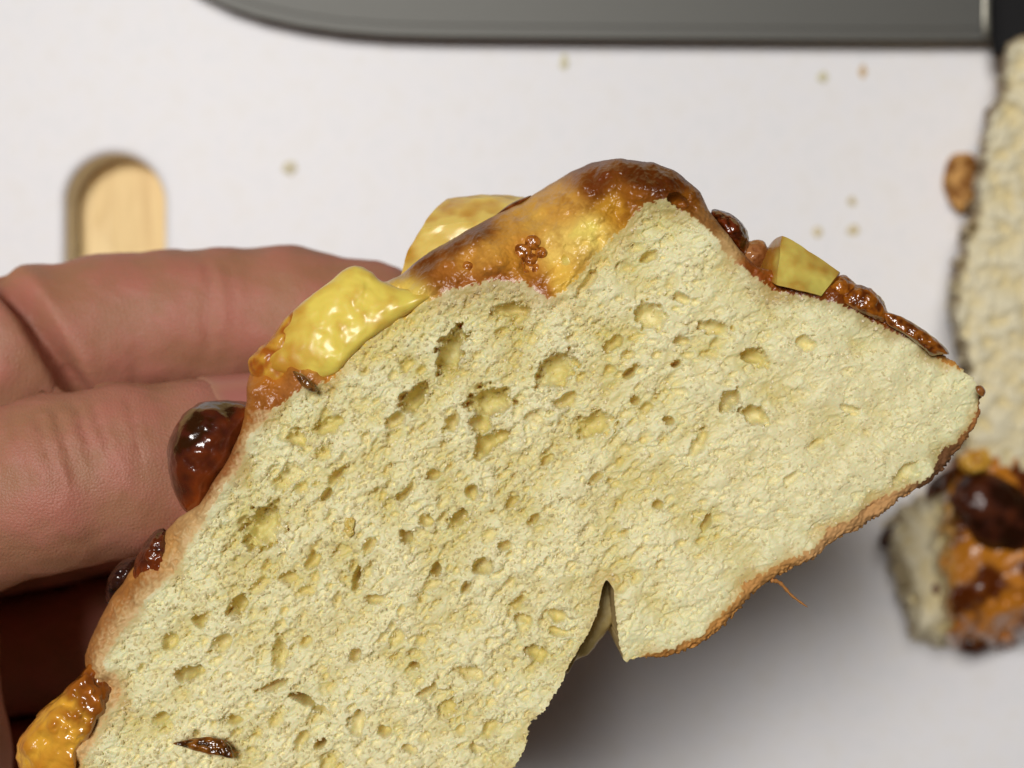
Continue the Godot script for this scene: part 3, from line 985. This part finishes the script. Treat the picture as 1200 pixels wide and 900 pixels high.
func other_half() -> void:
	var org := Vector3(0.10, 0.0, 0.01)
	var root := thing("bread_half", "cut bread half on the white board below the knife handle, its lower end browned", "bread", org)
	# outline on the board in tenths of a millimetre around the centre of the picture
	var flat := [1178, 52, 1170, 100, 1152, 145, 1143, 200, 1132, 262, 1114, 322, 1112, 352, 1117, 396, 1126, 430, 1128, 480, 1112, 540, 1090, 574, 1052, 596, 1036, 628, 1044, 668, 1062, 720, 1064, 748, 1090, 756, 1140, 762,
		1200, 756, 1300, 752, 1420, 700, 1480, 560, 1500, 380, 1460, 180, 1380, 70, 1280, 36, 1215, 34]
	var p := PackedVector2Array()
	for k in range(0, flat.size(), 2):
		p.append(Vector2(flat[k], flat[k + 1]))
	p = spline(p, 3)
	var step := 2.5
	var x0 := 1010.0
	var y0 := 10.0
	var gw := 204
	var gh := 310
	var img := signed_distances(p, x0, y0, step, gw, gh)
	var S := img.get_data().to_float32_array()
	nf.seed = 21
	nf.frequency = 0.03
	nf.fractal_octaves = 3
	nz.seed = 5
	nz.frequency = 0.14
	var V := PackedVector3Array()
	var C := PackedColorArray()
	var Kd := PackedByteArray()
	var vid := PackedInt32Array()
	vid.resize(gw * gh)
	vid.fill(-1)
	for j in range(1, gh - 1):
		for i in range(1, gw - 1):
			var id := j * gw + i
			var s := S[id]
			s += nf.get_noise_2d(x0 + i * step, y0 + j * step) * 9.0 + nz.get_noise_2d(x0 + i * step, y0 + j * step) * 4.0
			if s < -step * 1.5:
				continue
			var x := x0 + i * step
			var y := y0 + j * step
			if s < 0.0:
				var g := Vector2(S[id + 1] - S[id - 1], S[id + gw] - S[id - gw]).normalized() * -s
				x += g.x
				y += g.y
				s = 0.0
			var a := nf.get_noise_2d(x, y)
			var b := nz.get_noise_2d(x, y)
			var lower := smoothstep(500.0, 590.0, y + a * 30.0)
			# height above the board (mm): an upright cut edge above, a rounded glazed end below
			var reach := lerpf(16.0, 90.0 if x > 1118.0 else 34.0, lower)
			var t := 1.0 - clampf(s / reach, 0.0, 1.0)
			var hgt := lerpf(36.0, 34.0, lower) * pow(maxf(0.0, 1.0 - t * t * t), 0.5)
			var strip := lower * smoothstep(1112.0, 1094.0, x + a * 14.0 + (640.0 - y) * 0.06)
			hgt = hgt * (1.0 - 0.25 * strip) + a * lerpf(1.6, 0.5, lower) + b * lerpf(0.4, 0.08, lower) * smoothstep(0.0, 14.0, s)
			hgt = maxf(hgt, 0.0) if s > 0.0 else 0.0
			var c := Color(0.76, 0.70, 0.50).lerp(Color(0.70, 0.60, 0.34), clampf(0.4 - a * 1.2 - b * 0.3, 0.0, 1.0))
			var is_crust := lower > 0.5 and strip < 0.5
			if is_crust:
				c = lin(196, 124, 38).lerp(lin(92, 40, 12), smoothstep(-0.15, 0.35, nf.get_noise_2d(x * 0.55 + 90.0, y * 0.55) + (x - 1150.0) * 0.0015))
				c = c.lerp(lin(226, 178, 96), smoothstep(1124.0, 1104.0, x + a * 20.0) * 0.8)
			else:
				var rim := 1.0 - smoothstep(0.0, 10.0, s + b * 5.0)
				c = c.lerp(lin(176, 120, 66), rim * (0.45 if y < 330.0 else 0.2))
			# back out along the sight line, so that the drawn outline keeps its real place on the board
			var d := 320.0 - hgt
			vid[id] = V.size()
			V.append(at(x, y, d) - org if hgt > 0.0 else at(x, y, 319.9) - org)
			C.append(c)
			Kd.append(1 if is_crust else 0)
	var tris: Array[PackedInt32Array] = [PackedInt32Array(), PackedInt32Array()]
	for j in gh - 1:
		for i in gw - 1:
			var id := j * gw + i
			var a := vid[id]
			var b := vid[id + 1]
			var c := vid[id + gw]
			var d := vid[id + gw + 1]
			if a < 0 or b < 0 or c < 0 or d < 0:
				continue
			tris[maxi(Kd[a], Kd[d])].append_array(PackedInt32Array([a, b, c, b, d, c]))
	var crumb_m := paint(0.65, 0.35)
	var crust_m := paint(0.3, 0.5)
	for k in 2:
		var back := {}
		var v := PackedVector3Array()
		var c := PackedColorArray()
		var ix := PackedInt32Array()
		for t in tris[k]:
			if not back.has(t):
				back[t] = v.size()
				v.append(V[t])
				c.append(C[t])
			ix.append(back[t])
		put(["crumb", "top_crust"][k], mesh_of(v, ix, c), [crumb_m, crust_m][k], root)
	var burnt := paint(0.28, 0.5)
	put("burnt_cheese", lump([1128, 560, 1150, 550, 1172, 556, 1200, 574, 1222, 600, 1214, 640, 1180, 648, 1146, 640, 1126, 610, 1112, 586], 288.0, 0.0, 0.0, 6.0, 5.0, 2.2, 0.45, 0.02, mottled(lin(40, 18, 10), lin(84, 40, 22)), org, true, 31), burnt, root)
	put("burnt_cheese", lump([1031, 640, 1034, 624, 1050, 612, 1070, 608, 1072, 618, 1058, 632, 1040, 642], 303.0, 0.0, 0.0, 4.0, 5.0, 2.2, 0.5, 0.03, mottled(lin(30, 12, 8), lin(64, 26, 12)), org, true, 32), burnt, root)
	put("burnt_cheese", lump([1124, 750, 1140, 744, 1160, 748, 1158, 764, 1142, 770, 1128, 764], 306.0, 0.0, 0.0, 3.0, 5.0, 2.2, 0.5, 0.03, mottled(lin(52, 22, 8), lin(84, 36, 12)), org, true, 33), burnt, root)
	put("burnt_cheese", lump([1088, 566, 1104, 552, 1122, 546, 1120, 560, 1106, 576, 1086, 584], 290.0, 0.0, 0.0, 2.5, 5.0, 2.2, 0.4, 0.03, mottled(lin(48, 24, 12), lin(96, 52, 20)), org, true, 34), burnt, root)
	put("burnt_cheese", lump([1090, 684, 1098, 680, 1104, 690, 1100, 700, 1091, 698], 296.0, 0.0, 0.0, 1.5, 4.0, 2.2, 0.3, 0.03, mottled(lin(60, 28, 8), lin(96, 48, 14)), org, true, 35), burnt, root)
	var soft := paint(0.22, 0.5)
	put("melted_cheese", lump([1124, 538, 1136, 527, 1154, 526, 1164, 538, 1158, 552, 1140, 556, 1126, 550], 286.0, 0.0, 0.0, 3.5, 5.0, 2.2, 0.5, 0.04, mottled(lin(190, 130, 36), lin(232, 180, 76)), org, true, 36), soft, root)


func crumbs() -> void:
	var m := paint(0.7, 0.3)
	var spots := [
		[339, 197, 9, 8, "pale yellow bread crumb on the board right of the hand slot", lin(232, 224, 196)],
		[661, 73, 5, 10, "pale upright crumb just under the middle of the knife blade", lin(226, 220, 188)],
		[958, 272, 6, 6, "small tan crumb above the yellow potato cube, left of its pair", lin(220, 206, 166)],
		[1000, 270, 7, 6, "small tan crumb above the yellow potato cube, right of its pair", lin(220, 206, 166)],
		[998, 236, 5, 5, "tiny pale crumb highest of the three above the yellow cube", lin(214, 200, 160)],
		[964, 90, 7, 6, "faint cream crumb under the knife blade, left of the tan one", lin(224, 218, 184)],
		[1011, 84, 4, 8, "narrow tan crumb under the knife blade near the handle", lin(216, 186, 140)]]
	var k := 0
	for s in spots:
		k += 1
		var o := at(s[0], s[1], 319.5)
		var t := put("bread_crumb", lump([s[0] - s[2], s[1], s[0] - s[2] * 0.4, s[1] - s[3] * 0.9, s[0] + s[2] * 0.5, s[1] - s[3], s[0] + s[2], s[1] + s[3] * 0.2, s[0] + s[2] * 0.3, s[1] + s[3], s[0] - s[2] * 0.7, s[1] + s[3] * 0.7], 319.85, 0, 0, 0.25, 0.1, 2.0, 0.25, 0.12, mottled(s[5], s[5] * 0.85), o, true, 50 + k), m, self)
		t.position = o
		tag(t, s[4], "bread crumb", "loose crumbs on the white board")
	var o := at(1127, 212, 316)
	var t := put("crust_flake", lump([1108, 196, 1120, 181, 1138, 182, 1150, 194, 1148, 218, 1140, 238, 1126, 247, 1112, 236, 1107, 214], 318.0, 0, 0, 4.0, 1.6, 2.2, 0.8, 0.04, mottled(lin(140, 92, 46), lin(208, 160, 96), 1.4), o, true, 60), m, self)
	t.position = o
	tag(t, "brown flake of crust on the board against the edge of the cut bread half", "crust flake")


# ---------------------------------------------------------------- the hand

func hand() -> void:
	var org := at(-60, 560, 215)
	var root := thing("hand", "bare hand reaching in from the left, thumb and forefinger pinching the bread slice", "hand", org)
	# chains of joints: photo pixel, pixel, distance (mm), radius (mm)
	var chains := [
		[[-330, 800, 222, 17.0], [-170, 640, 208, 14.5], [-40, 590, 203, 11.9], [70, 565, 202, 11.3], [150, 552, 204, 11.2], [240, 538, 207, 10.7], [292, 528, 210, 9.3]],
		[[-330, 560, 224, 15.0], [-150, 470, 219, 13.0], [-10, 428, 219, 11.8], [40, 408, 222, 10.7], [130, 388, 224, 10.9], [200, 379, 225, 10.4], [262, 374, 226, 10.1], [340, 372, 227, 10.2], [430, 384, 228, 9.5], [490, 396, 229, 8.4]],
		[[-300, 640, 246, 13.0], [-120, 640, 254, 11.5], [60, 610, 256, 10.5], [220, 580, 252, 10.0], [380, 570, 244, 9.2], [430, 572, 240, 8.4]],
		[[-300, 760, 252, 13.0], [-120, 780, 262, 11.0], [60, 760, 264, 10.2], [220, 720, 258, 9.6], [370, 700, 247, 8.8], [410, 700, 243, 8.0]],
		[[-290, 900, 252, 13.0], [-120, 920, 262, 10.5], [60, 910, 264, 9.6], [200, 860, 256, 9.0], [320, 830, 247, 8.2]],
		[[-170, 640, 208, 14.5], [-130, 760, 213, 14.0], [-120, 900, 217, 15.0], [-140, 1080, 224, 16.0]],  # heel of the hand, out of view, added to keep lamp light off the palm
		[[-330, 700, 262, 18.0], [-100, 690, 274, 16.0], [90, 680, 278, 13.0], [260, 660, 270, 11.0]],
		[[-330, 840, 266, 18.0], [-100, 840, 280, 15.0], [60, 830, 282, 13.0], [200, 790, 274, 11.0]],
		[[-330, 560, 224, 15.0], [-420, 700, 232, 22.0], [-330, 800, 226, 19.0], [-300, 900, 244, 17.0], [-420, 880, 236, 22.0], [-640, 820, 236, 25.0], [-900, 860, 236, 27.0]]]
	var cell := 0.00085
	var lo := Vector3.ONE * 1e9
	var hi := -lo
	for c in chains:
		for q in c:
			var p := at(q[0], q[1], q[2])
			lo = lo.min(p - Vector3.ONE * (q[3] * 0.001 + 0.004))
			hi = hi.max(p + Vector3.ONE * (q[3] * 0.001 + 0.004))
	var n := Vector3i(((hi - lo) / cell).ceil()) + Vector3i.ONE
	var field := PackedFloat32Array()
	field.resize(n.x * n.y * n.z)
	field.fill(0.02)
	var nxy := n.x * n.y
	for c in chains:
		for k in c.size() - 1:
			var a := at(c[k][0], c[k][1], c[k][2])
			var b := at(c[k + 1][0], c[k + 1][1], c[k + 1][2])
			var ra: float = c[k][3] * 0.001
			var rb: float = c[k + 1][3] * 0.001
			var rm := maxf(ra, rb) + 0.003
			var l := Vector3i((((a.min(b) - Vector3.ONE * rm) - lo) / cell).floor()).max(Vector3i.ZERO)
			var h := Vector3i((((a.max(b) + Vector3.ONE * rm) - lo) / cell).ceil()).min(n - Vector3i.ONE)
			var ab := b - a
			var il := 1.0 / ab.length_squared()
			for z in range(l.z, h.z + 1):
				for y in range(l.y, h.y + 1):
					var row := z * nxy + y * n.x
					var p := Vector3(0, lo.y + y * cell, lo.z + z * cell)
					for x in range(l.x, h.x + 1):
						p.x = lo.x + x * cell
						var t := clampf((p - a).dot(ab) * il, 0.0, 1.0)
						var d := p.distance_to(a + ab * t) - lerpf(ra, rb, t)
						var e := field[row + x]
						var g := maxf(0.0018 - absf(d - e), 0.0) / 0.0018
						field[row + x] = minf(d, e) - g * g * 0.00045
	# surface nets
	var V := PackedVector3Array()
	var idx := PackedInt32Array()
	idx.resize(n.x * n.y * n.z)
	idx.fill(-1)
	var offs := PackedInt32Array([0, 1, n.x, n.x + 1, nxy, nxy + 1, nxy + n.x, nxy + n.x + 1])
	var edges := [[0, 1], [2, 3], [4, 5], [6, 7], [0, 2], [1, 3], [4, 6], [5, 7], [0, 4], [1, 5], [2, 6], [3, 7]]
	for z in n.z - 1:
		for y in n.y - 1:
			for x in n.x - 1:
				var i := z * nxy + y * n.x + x
				var f0 := field[i]
				if f0 > 0.003 or f0 < -0.003:
					continue
				var mask := 0
				for k in 8:
					if field[i + offs[k]] < 0.0:
						mask |= 1 << k
				if mask == 0 or mask == 255:
					continue
				var s := Vector3.ZERO
				var m := 0
				for e in edges:
					var p: int = e[0]
					var q: int = e[1]
					if ((mask >> p) & 1) == ((mask >> q) & 1):
						continue
					var fp := field[i + offs[p]]
					var fq := field[i + offs[q]]
					var t := fp / (fp - fq)
					var vp := Vector3(p & 1, (p >> 1) & 1, p >> 2)
					var vq := Vector3(q & 1, (q >> 1) & 1, q >> 2)
					s += vp.lerp(vq, t)
					m += 1
				idx[i] = V.size()
				V.append(lo + (Vector3(x, y, z) + s / m) * cell)
	var ix := PackedInt32Array()
	var axes := [[1, n.x, nxy], [n.x, nxy, 1], [nxy, 1, n.x]]
	for z in range(1, n.z - 1):
		for y in range(1, n.y - 1):
			for x in range(1, n.x - 1):
				var i := z * nxy + y * n.x + x
				var f := field[i]
				if f > 0.002 or f < -0.002:
					continue
				for ax in axes:
					var g := field[i + ax[0]]
					if (f < 0.0) == (g < 0.0):
						continue
					var a := idx[i]
					var b := idx[i - ax[1]]
					var c := idx[i - ax[1] - ax[2]]
					var d := idx[i - ax[2]]
					if a < 0 or b < 0 or c < 0 or d < 0:
						continue
					if f < 0.0:
						ix.append_array(PackedInt32Array([a, c, b, a, d, c]))
					else:
						ix.append_array(PackedInt32Array([a, b, c, a, c, d]))
	# normals, then creases pressed in along them
	var N := PackedVector3Array()
	N.resize(V.size())
	for t in range(0, ix.size(), 3):
		var a := ix[t]
		var b := ix[t + 1]
		var c := ix[t + 2]
		var f := (V[c] - V[a]).cross(V[b] - V[a])
		N[a] += f
		N[b] += f
		N[c] += f
	# creases: points (photo pixels), half width (px), depth (mm), distance of the finger (mm)
	var creases := [
		[[-30, 306, 4, 334, 34, 366, 58, 404, 80, 440, 104, 476], 15.0, 4.2, 212.0], [[240, 300, 246, 340, 243, 380, 246, 430], 6.0, 0.8, 217.0], [[266, 305, 274, 350, 270, 400], 5.0, 0.35, 217.0], [[232, 320, 236, 370, 232, 410], 4.0, 0.25, 217.0],
		[[88, 468, 96, 500, 112, 540, 122, 578], 4.5, 0.8, 193.0], [[104, 463, 116, 500, 132, 540, 140, 570], 4.0, 0.6, 193.0], [[62, 474, 72, 505, 84, 545, 92, 590], 4.5, 0.75, 193.0], [[40, 478, 48, 510, 62, 550, 70, 580], 4.0, 0.55, 193.0],
		[[146, 458, 156, 495, 164, 535, 166, 565], 4.0, 0.5, 193.0], [[14, 482, 20, 520, 34, 566, 40, 600], 4.0, 0.5, 193.0], [[120, 520, 128, 560, 126, 600], 4.0, 0.4, 193.0], [[-14, 490, -6, 530, 4, 570], 4.0, 0.45, 193.0]]
	nz.seed = 77
	nz.frequency = 1.0
	nf.seed = 78
	nf.frequency = 1.0
	nf.fractal_octaves = 3
	var C := PackedColorArray()
	C.resize(V.size())
	var skin := lin(175, 121, 101)
	var rosy := lin(180, 113, 97)
	var tan_ := lin(160, 116, 84)
	for i in V.size():
		var nr := N[i].normalized()
		var p := V[i]
		var d := (CAM_H - p.y) * 1000.0
		var q := Vector2(p.x / (K * d * 0.001) + 600.0, p.z / (K * d * 0.001) + 450.0)
		var press := 0.0
		if nr.y > -0.2 and d < 232.0:
			for c in creases:
				var pl: Array = c[0]
				if absf(d - c[3]) > 8.0 or q.x < pl[0] - 40.0 or q.x > maxf(pl[pl.size() - 2], pl[0]) + 50.0:
					continue
				var best := 1e9
				var along := 0.0
				var segs := pl.size() / 2 - 1
				for k in segs:
					var a := Vector2(pl[2 * k], pl[2 * k + 1])
					var b := Vector2(pl[2 * k + 2], pl[2 * k + 3])
					var ab := b - a
					var t := clampf((q - a).dot(ab) / ab.length_squared(), 0.0, 1.0)
					var l := q.distance_squared_to(a + ab * t)
					if l < best:
						best = l
						along = (k + t) / segs
				var w: float = c[1]
				var fade := smoothstep(0.0, 0.15, along) * smoothstep(1.0, 0.75, along) if w < 8.0 else (smoothstep(1.05, 0.8, along) + 0.4) * smoothstep(0.02, 0.3, along)
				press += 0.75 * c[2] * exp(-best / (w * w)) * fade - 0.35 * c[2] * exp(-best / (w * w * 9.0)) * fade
		var big := nf.get_noise_3dv(p * 120.0)
		var fine := nz.get_noise_3dv(p * 900.0)
		V[i] = p + nr * (-press + big * 0.35 + fine * 0.03) * 0.001 - org
		var c2 := skin.lerp(rosy, clampf(0.35 + big * 0.45, 0.0, 1.0)).lerp(tan_, clampf(0.3 - big * 0.8 + fine * 0.3, 0.0, 0.6))
		# the tip of the thumb and the fold of the forefinger are pinker
		if d < 216.0 and q.y > 420.0:
			c2 = c2.lerp(lin(172, 108, 102), smoothstep(170.0, 280.0, q.x) * 0.6)
		# folds are redder
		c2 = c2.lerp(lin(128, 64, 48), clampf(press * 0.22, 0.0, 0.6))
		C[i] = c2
	var sk := paint(0.5, 0.42)
	sk.subsurf_scatter_enabled = true
	sk.subsurf_scatter_strength = 0.12
	relief(sk, noise_tex(0.09, 512, 3, 33), 0.012, 55.0)
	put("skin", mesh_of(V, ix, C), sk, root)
	# the thumb's nail, seen along its edge above the thumb
	var a := at(238, 536, 207)
	var b := at(322, 520, 211)
	var ax := (b - a).normalized()
	var up := (Vector3(0, 1, 0) - ax * ax.y).normalized()
	var side := ax.cross(up).normalized()
	if side.z > 0.0:
		side = -side
	var v := PackedVector3Array()
	var cc := PackedColorArray()
	var nix := PackedInt32Array()
	var nu := 20
	var nv := 14
	for layer in 2:
		for i in nu + 1:
			var t := float(i) / nu
			for j in nv + 1:
				var s := float(j) / nv * 2.0 - 1.0
				var ang := deg_to_rad(66.0) + s * deg_to_rad(38.0)
				var r := lerpf(0.01075, 0.0096, t) + (lerpf(-0.0009, 0.00035, smoothstep(0.0, 0.2, t)) * (1.0 - pow(absf(s), 4.0) * 1.2) - pow(absf(s), 6.0) * 0.0008 if layer == 0 else -0.0016)
				var sweep := (1.0 - s * s) * (t - 0.5) * 0.25
				v.append(a.lerp(b, clampf(t + sweep * (0.6 if t > 0.5 else 0.8), -0.1, 1.2)) + (up * cos(ang) + side * sin(ang)) * r - org)
				cc.append(lin(176, 132, 108).lerp(lin(178, 116, 106), smoothstep(0.12, 0.35, t)))
	for layer in 2:
		for i in nu:
			for j in nv:
				var q := layer * (nu + 1) * (nv + 1) + i * (nv + 1) + j
				var tri := [q, q + nv + 1, q + 1, q + 1, q + nv + 1, q + nv + 2]
				if layer == 1:
					tri.reverse()
				nix.append_array(PackedInt32Array(tri))
	put("thumbnail", mesh_of(v, nix, cc), paint(0.3, 0.5), root)


func _ready() -> void:
	# camera: straight above the board, its lens wide open on the cut face
	var cam := Camera3D.new()
	cam.name = "camera"
	add_child(cam)
	cam.position = Vector3(0, CAM_H, 0)
	cam.rotation_degrees = Vector3(-90, 0, 0)
	var lens := CameraAttributesPhysical.new()
	lens.frustum_focal_length = 48.0
	lens.frustum_focus_distance = 0.1815
	lens.exposure_aperture = 16.0
	lens.frustum_near = 0.01
	lens.frustum_far = 10.0
	cam.attributes = lens
	cam.fov = rad_to_deg(2.0 * atan(0.25))
	cam.near = 0.01
	cam.far = 10.0
	cam.current = true

	var we := WorldEnvironment.new()
	we.name = "environment"
	var env := Environment.new()
	env.background_mode = Environment.BG_COLOR
	env.background_color = Color(0.42, 0.39, 0.36)
	env.background_energy_multiplier = 0.25
	env.tonemap_mode = Environment.TONE_MAPPER_LINEAR
	env.tonemap_exposure = 1.0
	env.sdfgi_enabled = true
	env.ssao_enabled = true
	env.ssil_enabled = true
	we.environment = env
	add_child(we)

	# the kitchen's ceiling lamp, above and a little beyond the hand's side
	var lamp := AreaLight3D.new()
	lamp.name = "ceiling_lamp"
	lamp.area_size = Vector2(0.42, 0.42)
	lamp.light_color = Color(1.0, 0.985, 0.97)
	lamp.light_energy = 1.98
	lamp.area_range = 6.0
	lamp.area_attenuation = 2.0
	lamp.shadow_enabled = true
	add_child(lamp)
	lamp.look_at_from_position(Vector3(-0.32, 1.5, -0.32), Vector3(0, 0.05, 0), Vector3(0, 0, -1))

	setting()
	knife()
	other_half()
	crumbs()
	hand()
	slice()
